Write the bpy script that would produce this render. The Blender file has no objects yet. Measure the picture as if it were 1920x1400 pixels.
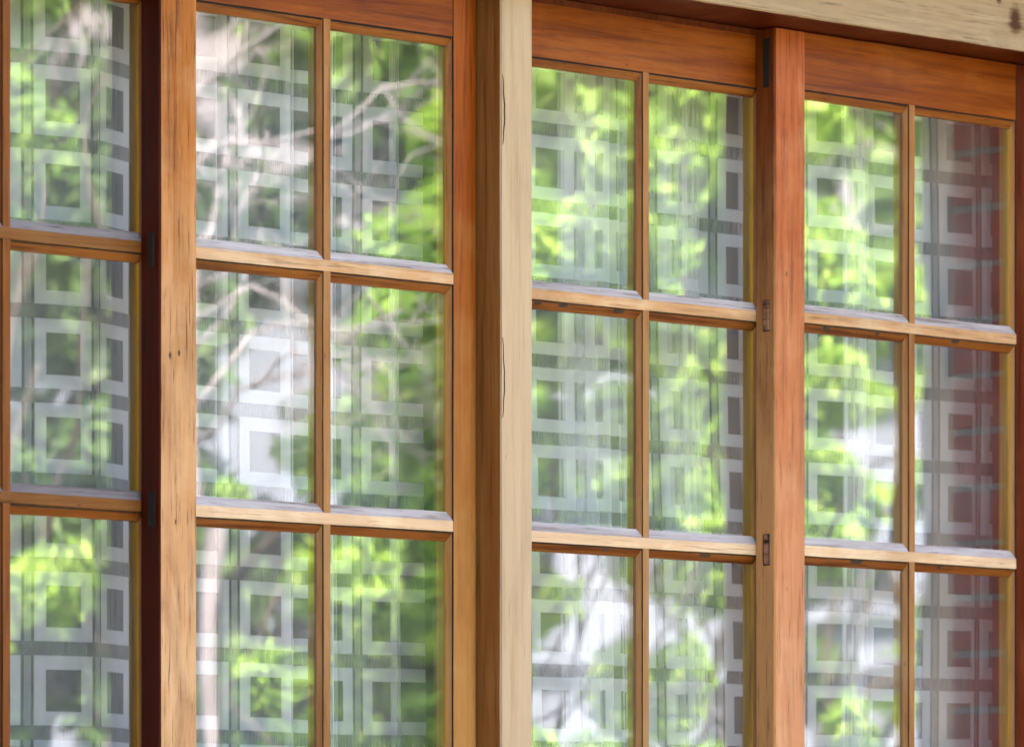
import bpy, math, random
import numpy as np
from mathutils import Vector, Matrix
R = math.radians
rng = np.random.default_rng(7)
random.seed(7)
S = bpy.context.scene
COL = S.collection

# ------------------------------------------------------------------ camera, sky, sun, exposure
# The wall runs along +X, its outside faces -Y; the camera stands in the garden 8 m off, looking at it at 45 degrees.
CAMP = (-5.781, -5.781, 1.60)
cd = bpy.data.cameras.new('camera'); cam = bpy.data.objects.new('camera', cd); COL.objects.link(cam)
cam.location = CAMP
cam.rotation_euler = (R(90), 0, R(-45))
cd.sensor_width = 36.0; cd.lens = 208.9; cd.shift_y = 0.516
cd.clip_start = 0.1; cd.clip_end = 600
cd.dof.use_dof = True; cd.dof.focus_distance = 8.15; cd.dof.aperture_fstop = 9.0
S.camera = cam

W = bpy.data.worlds.new('World'); S.world = W; W.use_nodes = True
wn = W.node_tree.nodes; wn.clear()
sky = wn.new('ShaderNodeTexSky'); sky.sky_type = 'NISHITA'; sky.sun_disc = False
sky.sun_elevation = R(52); sky.sun_rotation = R(-28)
sky.air_density = 1.0; sky.dust_density = 3.0; sky.ozone_density = 0.6
bg = wn.new('ShaderNodeBackground'); bg.inputs[1].default_value = 0.145
wo = wn.new('ShaderNodeOutputWorld')
W.node_tree.links.new(sky.outputs[0], bg.inputs[0]); W.node_tree.links.new(bg.outputs[0], wo.inputs[0])

sd = bpy.data.lights.new('sun', 'SUN'); sd.energy = 5.0; sd.angle = R(0.5); sd.color = (1.0, 0.93, 0.82)
sun = bpy.data.objects.new('sun', sd); COL.objects.link(sun)
# sun behind the house (+Y side), a little to the left
_az, _el = R(-28), R(52)
_d = Vector((math.sin(_az) * math.cos(_el), math.cos(_az) * math.cos(_el), math.sin(_el)))
sun.rotation_euler = _d.to_track_quat('Z', 'Y').to_euler()

S.view_settings.view_transform = 'Standard'; S.view_settings.look = 'None'
S.view_settings.gamma = 1.0; S.view_settings.use_curve_mapping = False
S.view_settings.exposure = 3.5
S.view_settings.use_white_balance = True      # camera set for shade
S.view_settings.white_balance_temperature = 7050; S.view_settings.white_balance_tint = 15
S.render.engine = 'CYCLES'
cy = S.cycles
cy.use_denoising = True
cy.max_bounces = 8; cy.diffuse_bounces = 4; cy.glossy_bounces = 4; cy.transmission_bounces = 4
cy.transparent_max_bounces = 24; cy.caustics_reflective = False; cy.caustics_refractive = False
cy.sample_clamp_indirect = 8.0

# ------------------------------------------------------------------ materials
def newmat(name):
    m = bpy.data.materials.new(name); m.use_nodes = True
    nt = m.node_tree; nt.nodes.clear()
    return m, nt, nt.nodes, nt.links
def node(nt, t, **kw):
    n = nt.nodes.new(t)
    for k, v in kw.items(): setattr(n, k, v)
    return n
def ramp(nt, src, stops):
    r = nt.nodes.new('ShaderNodeValToRGB')
    e = r.color_ramp.elements
    while len(e) < len(stops): e.new(0.5)
    for i, (p, c) in enumerate(stops):
        e[i].position = p; e[i].color = (*c, 1) if len(c) == 3 else c
    nt.links.new(src, r.inputs[0]); return r
def math_(nt, op, a, b=None, clamp=False):
    n = nt.nodes.new('ShaderNodeMath'); n.operation = op; n.use_clamp = clamp
    for i, v in enumerate((a, b)):
        if v is None: continue
        if isinstance(v, (int, float)): n.inputs[i].default_value = v
        else: nt.links.new(v, n.inputs[i])
    return n.outputs[0]
def mix(nt, f, a, b, mode='MIX'):
    n = nt.nodes.new('ShaderNodeMix'); n.data_type = 'RGBA'; n.blend_type = mode
    for i, v in ((0, f), (6, a), (7, b)):
        if isinstance(v, (int, float)): n.inputs[i].default_value = v
        elif isinstance(v, tuple): n.inputs[i].default_value = (*v, 1)
        else: nt.links.new(v, n.inputs[i])
    return n.outputs[2]
def noise(nt, vec, scale, detail=4, rough=.55, dist=0.0):
    n = nt.nodes.new('ShaderNodeTexNoise'); n.inputs['Scale'].default_value = scale
    n.inputs['Detail'].default_value = detail; n.inputs['Roughness'].default_value = rough
    n.inputs['Distortion'].default_value = dist
    nt.links.new(vec, n.inputs['Vector']); return n.outputs[0]
def mapping(nt, vec, sc, loc=None):
    n = nt.nodes.new('ShaderNodeMapping'); n.inputs['Scale'].default_value = sc
    if loc is not None: nt.links.new(loc, n.inputs['Location'])
    nt.links.new(vec, n.inputs['Vector']); return n.outputs[0]

def wood(name, light, mid, dark, axis='Z', wear=(0.6, 0.42, 0.25), wear_amt=0.3, rough=0.42, streak=0.5, speck=0.6, knots=(), coat=0.0, wear_shade_z=None):
    """timber: long grain along one axis, streaks, pores, worn patches, knots at given local points"""
    light, mid, dark, wear = (tuple(v * k for v, k in zip(c, (.52, .44, .33))) for c in (light, mid, dark, wear))
    m, nt, N, L = newmat(name)
    tc = node(nt, 'ShaderNodeTexCoord'); oi = node(nt, 'ShaderNodeObjectInfo')
    off = node(nt, 'ShaderNodeCombineXYZ')
    r1 = math_(nt, 'MULTIPLY', oi.outputs['Random'], 37.0)
    for i in range(3): L.new(r1, off.inputs[i])
    P = tc.outputs['Object']
    a, b = (1.0, 30.0)
    sc = (a, b, b) if axis == 'X' else ((b, b, a) if axis == 'Z' else (b, a, b))
    big = tuple(v * (1.1 if v > 1 else 1.6) for v in sc)
    fine = tuple(v * (14 if v > 1 else 14) for v in sc)
    g1 = noise(nt, mapping(nt, P, big, off.outputs[0]), 1.0, 5, .6, .8)
    g2 = noise(nt, mapping(nt, P, fine, off.outputs[0]), 1.0, 4, .65, .2)
    g3 = noise(nt, mapping(nt, P, tuple(v * (4 if v > 1 else 5) for v in sc), off.outputs[0]), 1.0, 5, .6, .5)
    blot = noise(nt, mapping(nt, P, (9, 9, 9), off.outputs[0]), 1.0, 4, .6, .3)
    f = math_(nt, 'ADD', math_(nt, 'MULTIPLY', g1, .5), math_(nt, 'MULTIPLY', g3, .5))
    c = ramp(nt, f, [(.30, dark), (.44, mid), (.60, light), (.78, tuple(min(1, x * 1.08) for x in light))]).outputs[0]
    # dark streaks
    st = ramp(nt, g3, [(.34, (1, 1, 1)), (.46, (0, 0, 0))]).outputs[0]
    c = mix(nt, math_(nt, 'MULTIPLY', st, streak), c, tuple(x * .55 for x in dark))
    # worn / bleached patches with their own shape
    wm = ramp(nt, math_(nt, 'ADD', math_(nt, 'MULTIPLY', blot, .55), math_(nt, 'MULTIPLY', g1, .45)), [(.48, (0, 0, 0)), (.62, (1, 1, 1))]).outputs[0]
    wfac = math_(nt, 'MULTIPLY', wm, wear_amt)
    if wear_shade_z is not None:                       # varnish kept under the eaves, weathered off below; shade painted in too
        sep = node(nt, 'ShaderNodeSeparateXYZ'); gp = node(nt, 'ShaderNodeNewGeometry')
        L.new(gp.outputs['Position'], sep.inputs[0])
        mr = node(nt, 'ShaderNodeMapRange'); mr.inputs[1].default_value = wear_shade_z[0]; mr.inputs[2].default_value = wear_shade_z[1]
        mr.inputs[3].default_value = wear_shade_z[2]; mr.inputs[4].default_value = wear_shade_z[3]
        zz = math_(nt, 'ADD', sep.outputs[2], math_(nt, 'MULTIPLY', math_(nt, 'SUBTRACT', g1, .5), .35))
        L.new(zz, mr.inputs[0])
        wfac = math_(nt, 'ADD', wfac, mr.outputs[0], clamp=True)
    c = mix(nt, wfac, c, mix(nt, g3, tuple(x * .72 for x in wear), wear))
    stn = ramp(nt, noise(nt, mapping(nt, P, tuple(v * (.45 if v > 1 else 3.2) for v in sc), off.outputs[0]), 1.0, 6, .7, 1.2), [(.50, (0, 0, 0)), (.66, (1, 1, 1))]).outputs[0]
    c = mix(nt, math_(nt, 'MULTIPLY', stn, .28 + .35 * speck), c, mix(nt, .5, c, tuple(x * .55 for x in dark)))
    # pores and specks
    po = ramp(nt, g2, [(.33, (1, 1, 1)), (.42, (0, 0, 0))]).outputs[0]
    c = mix(nt, math_(nt, 'MULTIPLY', po, speck * .8), c, tuple(x * .35 for x in dark))
    vo = node(nt, 'ShaderNodeTexVoronoi'); vo.inputs['Scale'].default_value = 1.0
    L.new(mapping(nt, P, (48, 48, 20) if axis == 'Z' else (20, 48, 48), off.outputs[0]), vo.inputs['Vector'])
    sp = ramp(nt, vo.outputs['Distance'], [(.04, (1, 1, 1)), (.11, (0, 0, 0))]).outputs[0]
    sepc = node(nt, 'ShaderNodeSeparateColor'); L.new(vo.outputs['Color'], sepc.inputs[0])
    pick = math_(nt, 'GREATER_THAN', sepc.outputs[0], .86)
    c = mix(nt, math_(nt, 'MULTIPLY', math_(nt, 'MULTIPLY', sp, pick), speck), c, (.035, .014, .006))
    for (kx, ky, kz, kr) in knots:
        vm = node(nt, 'ShaderNodeVectorMath', operation='DISTANCE')
        dd = mapping(nt, P, (1.3, .2, .75)); L.new(dd, vm.inputs[0]); vm.inputs[1].default_value = (kx * 1.3, ky * .2, kz * .75)
        d2 = math_(nt, 'ADD', vm.outputs['Value'], math_(nt, 'MULTIPLY', math_(nt, 'SUBTRACT', g3, .5), kr * 1.6))
        kk = ramp(nt, math_(nt, 'DIVIDE', d2, kr), [(.35, (1, 1, 1)), (.8, (.35, .35, .35)), (1.9, (0, 0, 0))]).outputs[0]
        c = mix(nt, kk, c, (.05, .018, .007))
    bs = node(nt, 'ShaderNodeBsdfPrincipled')
    L.new(c, bs.inputs['Base Color'])
    L.new(math_(nt, 'ADD', math_(nt, 'MULTIPLY', g3, .25), rough - .12), bs.inputs['Roughness'])
    bs.inputs['Specular IOR Level'].default_value = 0.09
    if coat: bs.inputs['Coat Weight'].default_value = coat; bs.inputs['Coat Roughness'].default_value = .22
    bp = node(nt, 'ShaderNodeBump'); bp.inputs['Strength'].default_value = .35; bp.inputs['Distance'].default_value = .0016
    L.new(math_(nt, 'ADD', g2, math_(nt, 'MULTIPLY', g3, 1.2)), bp.inputs['Height']); L.new(bp.outputs[0], bs.inputs['Normal'])
    o = node(nt, 'ShaderNodeOutputMaterial'); L.new(bs.outputs[0], o.inputs[0])
    return m

ORL, ORM, ORD = (.36, .092, .007), (.26, .058, .004), (.13, .020, .002)        # orange varnished softwood
TNL, TNM, TND = (.68, .33, .085), (.54, .22, .045), (.28, .08, .012)          # golden tan
PKL, PKM, PKD = (.76, .26, .10), (.64, .18, .058), (.38, .08, .02)         # salmon
BRL, BRM, BRD = (.84, .48, .23), (.70, .32, .115), (.38, .13, .03)            # bleached bar fronts
wear_hi = (.82, .60, .38)
M = {}
M['bar'] = wood('bleached_bar_timber', (.66, .32, .11), (.52, .22, .06), (.28, .085, .018), 'X', (1.12, .88, .72), .5, .5, .5, .6, wear_shade_z=(2.0, 2.6, .85, .05))
M['bar_shaded'] = wood('shaded_bar_timber', (.30, .13, .040), (.22, .085, .020), (.11, .03, .007), 'X', (.38, .20, .08), .4, .5, .4, .5)  # darker copy of the bar colour, shade of the left sash painted in
M['bar_v_shaded'] = wood('shaded_upright_timber', (.32, .11, .025), (.24, .075, .014), (.12, .03, .006), 'Z', (.40, .17, .05), .3, .5, .4, .5)  # upright timber darkened in colour to stand for shade
M['grey_shaded'] = wood('shaded_grey_top', (.33, .31, .40), (.25, .23, .29), (.14, .11, .12), 'X', (.44, .44, .58), .5, .7, .5, .8)  # bar-top grey darkened: left sash shade put into the colour
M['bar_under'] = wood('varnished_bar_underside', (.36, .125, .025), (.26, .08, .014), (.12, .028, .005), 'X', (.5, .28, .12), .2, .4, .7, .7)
M['grey_top'] = wood('weathered_grey_top', (.70, .68, .86), (.56, .52, .64), (.32, .26, .27), 'X', (.86, .87, 1.1), .5, .7, .6, .9)
M['bar_v'] = wood('bar_timber_upright', (.48, .22, .085), (.38, .15, .05), (.22, .065, .018), 'Z', (.58, .36, .19), .35, .45, .35, .5, wear_shade_z=(2.1, 2.7, .35, 0))
M['bar_in'] = wood('inner_yellow_varnish', (1.0, .62, .03), (.85, .46, .015), (.45, .20, .006), 'Z', (.9, .6, .05), .1, .35, .4, .4)
M['stile_a'] = wood('golden_stile_timber', (.58, .22, .050), (.46, .155, .030), (.24, .06, .010), 'Z', (.95, .60, .38), .4, .5, .8, 1.0, wear_shade_z=(1.9, 2.8, .75, -.15),
                    knots=((.017, 0, .963, .0055), (.033, 0, .967, .004), (.024, 0, .30, .003)))
M['stile_b'] = wood('orange_stile_timber', (.42, .11, .014), (.32, .075, .008), (.17, .03, .003), 'Z', (.70, .38, .14), .3, .45, .4, .4, wear_shade_z=(1.8, 2.7, .8, -.2))
M['stile_c'] = wood('salmon_stile_timber', (.60, .17, .055), (.48, .12, .034), (.28, .05, .012), 'Z', (.95, .50, .32), .35, .45, .5, .8, wear_shade_z=(1.9, 2.75, .7, -.15))
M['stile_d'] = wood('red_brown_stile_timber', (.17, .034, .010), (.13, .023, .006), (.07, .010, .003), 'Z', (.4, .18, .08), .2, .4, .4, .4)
M['rail'] = wood('orange_rail_timber', ORL, ORM, ORD, 'X', (.56, .19, .04), .35, .42, .25, .5)
M['edge'] = wood('stile_edge_timber', (.30, .08, .018), (.22, .05, .010), (.10, .02, .004), 'Z', (.86, .46, .22), .3, .5, .6, .7, wear_shade_z=(2.2, 2.8, 1.0, -.25))  # dark upper end is shade under the head put into the colour
M['edge_shaded'] = wood('shaded_stile_edge', (.10, .014, .004), (.07, .009, .003), (.03, .004, .001), 'Z', (.13, .03, .01), .2, .5, .4, .4)  # near-black colour stands for the shade on this edge
M['pale'] = wood('pale_bare_timber', (.70, .55, .44), (.65, .495, .38), (.54, .39, .27), 'Z', (.73, .59, .49), .4, .6, .14, .3)
M['pale_x'] = wood('pale_head_timber', (.50, .38, .29), (.42, .305, .215), (.31, .21, .13), 'X', (.60, .49, .40), .4, .6, .4, .7, knots=((.992, -.05, 1.645, .022), (.955, -.05, 1.675, .010), (.80, -.05, 1.675, .0022), (.55, -.05, 1.66, .002)))  # first two entries: dark patch at the right end of the head
M['post_side'] = wood('brown_post_side', (.44, .20, .07), (.35, .145, .045), (.22, .08, .02), 'Z', (.5, .3, .14), .3, .5, .4, .3)
M['tenon'] = wood('dark_end_grain', (.50, .27, .20), (.34, .16, .11), (.06, .02, .014), 'Y', (.55, .38, .32), .5, .8, .8, 1)
M['inner'] = wood('inner_frame_timber', (.34, .13, .03), (.26, .09, .02), (.14, .04, .01), 'Z', (.3, .15, .05), .1, .5, .3, .3)

def simple(name, col, rough=.7, var=.15, scale=20, bump=0.0, spec=.3):
    m, nt, N, L = newmat(name)
    tc = node(nt, 'ShaderNodeTexCoord'); n = noise(nt, tc.outputs['Object'], scale, 5, .6)
    c = ramp(nt, n, [(.3, tuple(x * (1 - var) for x in col)), (.7, tuple(min(1, x * (1 + var)) for x in col))]).outputs[0]
    bs = node(nt, 'ShaderNodeBsdfPrincipled'); L.new(c, bs.inputs['Base Color']); bs.inputs['Roughness'].default_value = rough
    bs.inputs['Specular IOR Level'].default_value = spec
    if bump:
        bp = node(nt, 'ShaderNodeBump'); bp.inputs['Strength'].default_value = .5; bp.inputs['Distance'].default_value = bump
        L.new(n, bp.inputs['Height']); L.new(bp.outputs[0], bs.inputs['Normal'])
    o = node(nt, 'ShaderNodeOutputMaterial'); L.new(bs.outputs[0], o.inputs[0]); return m

def glass_mat():
    m, nt, N, L = newmat('old_window_glass')
    tc = node(nt, 'ShaderNodeTexCoord'); oi = node(nt, 'ShaderNodeObjectInfo')
    lw = node(nt, 'ShaderNodeLayerWeight'); lw.inputs[0].default_value = .5     # facing = 1-cos
    p5 = math_(nt, 'POWER', lw.outputs['Facing'], 5.0)
    r0 = 0.13
    fac = math_(nt, 'ADD', math_(nt, 'MULTIPLY', p5, 1 - r0), r0, clamp=True)
    tr = node(nt, 'ShaderNodeBsdfTransparent'); tr.inputs[0].default_value = (.975, .985, .98, 1)
    gl = node(nt, 'ShaderNodeBsdfGlossy'); gl.inputs['Roughness'].default_value = 0.0
    n1 = noise(nt, mapping(nt, tc.outputs['Object'], (5, 5, 2.2)), 1.0, 1, .4)
    bp = node(nt, 'ShaderNodeBump'); bp.inputs['Strength'].default_value = 1.0; bp.inputs['Distance'].default_value = .0009
    L.new(n1, bp.inputs['Height']); L.new(bp.outputs[0], gl.inputs['Normal'])
    mx = node(nt, 'ShaderNodeMixShader'); L.new(fac, mx.inputs[0]); L.new(tr.outputs[0], mx.inputs[1]); L.new(gl.outputs[0], mx.inputs[2])
    # thin film of dust, thicker in patches
    dn = ramp(nt, noise(nt, mapping(nt, tc.outputs['Object'], (14, 14, 6)), 1.0, 6, .65), [(.35, (.004, .004, .004)), (.75, (.028, .028, .028))]).outputs[0]
    dd = node(nt, 'ShaderNodeBsdfDiffuse'); dd.inputs[0].default_value = (.62, .60, .58, 1)
    m2 = node(nt, 'ShaderNodeMixShader'); L.new(dn, m2.inputs[0]); L.new(mx.outputs[0], m2.inputs[1]); L.new(dd.outputs[0], m2.inputs[2])
    o = node(nt, 'ShaderNodeOutputMaterial'); L.new(m2.outputs[0], o.inputs[0]); return m
M['glass'] = glass_mat()

def curtain_mat():
    """net curtain: dense woven squares on open voile, repeat 110 mm"""
    m, nt, N, L = newmat('patterned_net_curtain')
    uv = node(nt, 'ShaderNodeUVMap'); uv.uv_map = 'UVMap'
    sp = node(nt, 'ShaderNodeSeparateXYZ'); L.new(uv.outputs[0], sp.inputs[0])
    P = .110
    def cell(s):
        f = math_(nt, 'FRACT', math_(nt, 'DIVIDE', s, P))
        return math_(nt, 'ABSOLUTE', math_(nt, 'SUBTRACT', f, .5))
    ax, az = cell(sp.outputs[0]), cell(sp.outputs[1])
    mxx = math_(nt, 'MAXIMUM', ax, az)
    def sm(v, e, w=.012):
        mr = node(nt, 'ShaderNodeMapRange'); mr.interpolation_type = 'SMOOTHSTEP'
        mr.inputs[1].default_value = e - w; mr.inputs[2].default_value = e + w
        L.new(v, mr.inputs[0]); return mr.outputs[0]
    ring = math_(nt, 'MULTIPLY', sm(mxx, .25), math_(nt, 'SUBTRACT', 1.0, sm(mxx, .413)))
    strip = math_(nt, 'MULTIPLY', sm(ax, .452, .008), math_(nt, 'SUBTRACT', 1.0, sm(az, .413)))
    thin = math_(nt, 'MULTIPLY', sm(ax, .424, .006), math_(nt, 'SUBTRACT', 1.0, sm(ax, .440, .006)))
    thread = noise(nt, mapping(nt, uv.outputs[0], (900, 25, 1)), 1.0, 2, .5)
    thread2 = noise(nt, mapping(nt, uv.outputs[0], (160, 1.5, 1)), 1.0, 3, .5)
    a = math_(nt, 'ADD', .20, math_(nt, 'MULTIPLY', ring, .52))
    a = math_(nt, 'ADD', a, math_(nt, 'MULTIPLY', strip, .22))
    a = math_(nt, 'SUBTRACT', a, math_(nt, 'MULTIPLY', thin, .03))
    a = math_(nt, 'ADD', a, math_(nt, 'MULTIPLY', sm(az, .413), .07))
    a = math_(nt, 'ADD', a, math_(nt, 'MULTIPLY', math_(nt, 'SUBTRACT', thread, .5), .16))
    a = math_(nt, 'ADD', a, math_(nt, 'MULTIPLY', math_(nt, 'SUBTRACT', thread2, .5), .14), clamp=True)
    # seen at a slant the weave closes up
    lw = node(nt, 'ShaderNodeLayerWeight'); lw.inputs[0].default_value = .5
    cosv = math_(nt, 'MAXIMUM', math_(nt, 'SUBTRACT', 1.0, lw.outputs['Facing']), .08)
    a = math_(nt, 'SUBTRACT', 1.0, math_(nt, 'POWER', math_(nt, 'SUBTRACT', 1.0, a), math_(nt, 'DIVIDE', .8, cosv)), clamp=True)
    df = node(nt, 'ShaderNodeBsdfDiffuse'); df.inputs[0].default_value = (.83, .79, .83, 1)
    tl = node(nt, 'ShaderNodeBsdfTranslucent'); tl.inputs[0].default_value = (.83, .79, .83, 1)
    md = node(nt, 'ShaderNodeMixShader'); md.inputs[0].default_value = .35
    L.new(df.outputs[0], md.inputs[1]); L.new(tl.outputs[0], md.inputs[2])
    tr = node(nt, 'ShaderNodeBsdfTransparent')
    mx = node(nt, 'ShaderNodeMixShader'); L.new(a, mx.inputs[0]); L.new(tr.outputs[0], mx.inputs[1]); L.new(md.outputs[0], mx.inputs[2])
    o = node(nt, 'ShaderNodeOutputMaterial'); L.new(mx.outputs[0], o.inputs[0]); return m
M['net'] = curtain_mat()

def leaf_mat(name, cols, trans=.45, spec=.25, rough=.45):
    m, nt, N, L = newmat(name)
    g = node(nt, 'ShaderNodeNewGeometry'); tc = node(nt, 'ShaderNodeTexCoord')
    n = noise(nt, tc.outputs['Object'], 1.6, 3, .6)
    f = math_(nt, 'ADD', math_(nt, 'MULTIPLY', g.outputs['Random Per Island'], .55), math_(nt, 'MULTIPLY', n, .45))
    c = ramp(nt, f, [(.22, cols[0]), (.5, cols[1]), (.78, cols[2])]).outputs[0]
    bs = node(nt, 'ShaderNodeBsdfPrincipled'); L.new(c, bs.inputs['Base Color']); bs.inputs['Roughness'].default_value = rough
    bs.inputs['Specular IOR Level'].default_value = spec
    tl = node(nt, 'ShaderNodeBsdfTranslucent'); L.new(mix(nt, 1.0, c, (1.1, 1.2, .75), 'MULTIPLY'), tl.inputs[0])
    mx = node(nt, 'ShaderNodeMixShader'); mx.inputs[0].default_value = trans
    L.new(bs.outputs[0], mx.inputs[1]); L.new(tl.outputs[0], mx.inputs[2])
    o = node(nt, 'ShaderNodeOutputMaterial'); L.new(mx.outputs[0], o.inputs[0]); return m
M['lime'] = leaf_mat('lime_leaves', ((.14, .27, .04), (.28, .48, .07), (.46, .62, .13)))
M['mid'] = leaf_mat('mid_green_leaves', ((.10, .20, .04), (.20, .36, .07), (.32, .50, .12)))
M['dark'] = leaf_mat('dark_green_leaves', ((.035, .08, .025), (.08, .15, .045), (.15, .25, .08)), .3)
M['grey_leaf'] = leaf_mat('grey_green_leaves', ((.10, .14, .09), (.16, .20, .14), (.24, .28, .22)), .3)
M['twig'] = simple('pale_bark', (.24, .225, .24), .8, .35, 9, .004)
M['bark'] = simple('brown_bark', (.07, .06, .05), .9, .35, 14, .01)
M['bark_dark'] = simple('dark_bark', (.035, .026, .02), .9, .35, 14, .01)
M['brick'] = simple('red_brick', (.44, .062, .032), .85, .3, 35, .002)
M['mortar'] = simple('grey_mortar', (.36, .30, .27), .95, .12, 60, .002)
M['render'] = simple('white_render', (.20, .225, .29), .85, .05, 3)
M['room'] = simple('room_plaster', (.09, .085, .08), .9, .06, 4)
M['floor'] = simple('room_boards', (.12, .07, .04), .6, .2, 8)
M['bounce_paving'] = simple('pale_bounce_paving', (.20, .18, .155), .9, .15, 5, .003)
M['lawn'] = simple('lawn', (.07, .12, .03), .95, .35, 6, .02)
M['roof'] = simple('grey_roof_tiles', (.16, .15, .16), .8, .25, 6, .01)
M['soffit'] = simple('cream_soffit', (.22, .17, .12), .8, .08, 6)
M['near_black'] = simple('near_black_lines', (.03, .016, .008), .9, .5, 90)  # near-black brown for quirk lines, post splits and bar chips
M['black'] = simple('dark_hollow_and_shade', (.012, .008, .006), .9, .3, 60)
M['dark_glass'] = simple('far_window_glass', (.03, .035, .045), .12, .2, 3, 0, .6)

# ------------------------------------------------------------------ helpers
def tag(o, label=None, cat=None, group=None, kind=None):
    if label: o['label'] = label
    if cat: o['category'] = cat
    if group: o['group'] = group
    if kind: o['kind'] = kind
    return o
def empty(name, loc, label, cat, group=None):
    o = bpy.data.objects.new(name, None); COL.objects.link(o); o.location = loc; o.empty_display_size = .1
    return tag(o, label, cat, group)
class MB:
    """collects geometry for ONE mesh object, in world coordinates"""
    def __init__(s): s.v = []; s.f = []; s.mi = []; s.uv = None
    def add(s, vs, fs, mi=0):
        b = len(s.v); s.v += [tuple(p) for p in vs]
        for i, f in enumerate(fs):
            s.f.append(tuple(b + k for k in f)); s.mi.append(mi[i] if isinstance(mi, (list, tuple)) else mi)
    def box(s, x0, x1, y0, y1, z0, z1, mi=0, c=0.0):
        if c <= 0:
            vs = [(x, y, z) for x in (x0, x1) for y in (y0, y1) for z in (z0, z1)]
            s.add(vs, [(0, 1, 3, 2), (4, 6, 7, 5), (0, 4, 5, 1), (2, 3, 7, 6), (0, 2, 6, 4), (1, 5, 7, 3)], mi)
        else:
            # chamfered box: 24 corner verts
            import itertools
            vs = []; idx = {}
            X = (x0, x1); Y = (y0, y1); Z = (z0, z1)
            for i, j, k in itertools.product((0, 1), repeat=3):
                sx, sy, sz = (1, -1)[i], (1, -1)[j], (1, -1)[k]
                for a in range(3):
                    p = [X[i] + sx * c, Y[j] + sy * c, Z[k] + sz * c]
                    p[a] = (X[i], Y[j], Z[k])[a]
                    idx[(i, j, k, a)] = len(vs); vs.append(p)
            fs = []
            for a in range(3):
                for e in (0, 1):
                    o = [b for b in range(3) if b != a]
                    q = []
                    for (u, w) in ((0, 0), (1, 0), (1, 1), (0, 1)):
                        t = [0, 0, 0]; t[a] = e; t[o[0]] = u; t[o[1]] = w
                        q.append(idx[(*t, a)])
                    fs.append(tuple(q))
            for a in range(3):               # edge chamfers, edges running along axis a
                o = [b for b in range(3) if b != a]
                for u in (0, 1):
                    for w in (0, 1):
                        t0 = [0, 0, 0]; t0[o[0]] = u; t0[o[1]] = w; t1 = list(t0); t1[a] = 1
                        fs.append((idx[(*t0, o[0])], idx[(*t0, o[1])], idx[(*t1, o[1])], idx[(*t1, o[0])]))
            for i, j, k in itertools.product((0, 1), repeat=3):
                fs.append((idx[(i, j, k, 0)], idx[(i, j, k, 1)], idx[(i, j, k, 2)]))
            s.add(vs, fs, mi)
    def tube(s, pts, rads, n=6, mi=0, cap=True):
        pts = [Vector(p) for p in pts]; rings = []
        for i, p in enumerate(pts):
            t = (pts[min(i + 1, len(pts) - 1)] - pts[max(i - 1, 0)]).normalized()
            a = t.cross(Vector((0, 0, 1)) if abs(t.z) < .9 else Vector((1, 0, 0))).normalized(); b = t.cross(a)
            rings.append([p + (a * math.cos(2 * math.pi * k / n) + b * math.sin(2 * math.pi * k / n)) * rads[i] for k in range(n)])
        vs = [q for r in rings for q in r]; fs = []
        for i in range(len(pts) - 1):
            for k in range(n):
                fs.append((i * n + k, i * n + (k + 1) % n, (i + 1) * n + (k + 1) % n, (i + 1) * n + k))
        if cap: fs.append(tuple(range(n - 1, -1, -1))); fs.append(tuple(range((len(pts) - 1) * n, len(pts) * n)))
        s.add(vs, fs, mi)
    def build(s, name, mats, parent=None, smooth=False, fix=True):
        me = bpy.data.meshes.new(name)
        off = Vector(parent.matrix_world.translation) if parent else Vector((0, 0, 0))
        if parent:
            off = Vector((0, 0, 0)); p = parent
            while p: off += Vector(p.location); p = p.parent
        me.from_pydata([Vector(p) - off for p in s.v], [], s.f)
        if not isinstance(mats, (list, tuple)): mats = [mats]
        for m in mats: me.materials.append(m)
        me.polygons.foreach_set('material_index', s.mi)
        if fix:
            import bmesh
            bm = bmesh.new(); bm.from_mesh(me); bmesh.ops.recalc_face_normals(bm, faces=bm.faces); bm.to_mesh(me); bm.free()
        if smooth: me.polygons.foreach_set('use_smooth', [True] * len(me.polygons))
        me.update()
        o = bpy.data.objects.new(name, me); COL.objects.link(o)
        if parent: o.parent = parent
        return o

def wobble(t, seed, amp):
    return amp * (math.sin(t * 7.3 + seed * 1.7) * .5 + math.sin(t * 19.1 + seed * 3.1) * .3 + math.sin(t * 53.0 + seed * 5.9) * .2 + math.sin(t * 131.0 + seed * 2.3) * .15)
_seed = [0]
def profile(mb, sec, seg_mi, axis, a, b, amp=.00035, step=.02):
    """extrude a closed section (list of (p, q)) from a to b along 'X' (p=z, q=y) or 'Z' (p=x, q=y); each line of the
    section wanders a fraction of a millimetre as hand-planed, worn timber does"""
    n = max(2, int((b - a) / step)); k = len(sec); vs = []; fs = []; mi = []
    sd_ = _seed[0]; _seed[0] += 1
    for i in range(n + 1):
        t = a + (b - a) * i / n
        for j, (p, q) in enumerate(sec):
            pp = p + wobble(t, sd_ * 3.3 + j * 1.9, amp); qq = q + wobble(t, sd_ * 2.1 + j * 4.7, amp * .6)
            vs.append((t, qq, pp) if axis == 'X' else (pp, qq, t))
    for i in range(n):
        for j in range(k):
            fs.append((i * k + j, i * k + (j + 1) % k, (i + 1) * k + (j + 1) % k, (i + 1) * k + j)); mi.append(seg_mi[j])
    fs.append(tuple(range(k))); mi.append(seg_mi[0]); fs.append(tuple(range(n * k, n * k + k))); mi.append(seg_mi[0])
    mb.add(vs, fs, mi)

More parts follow.
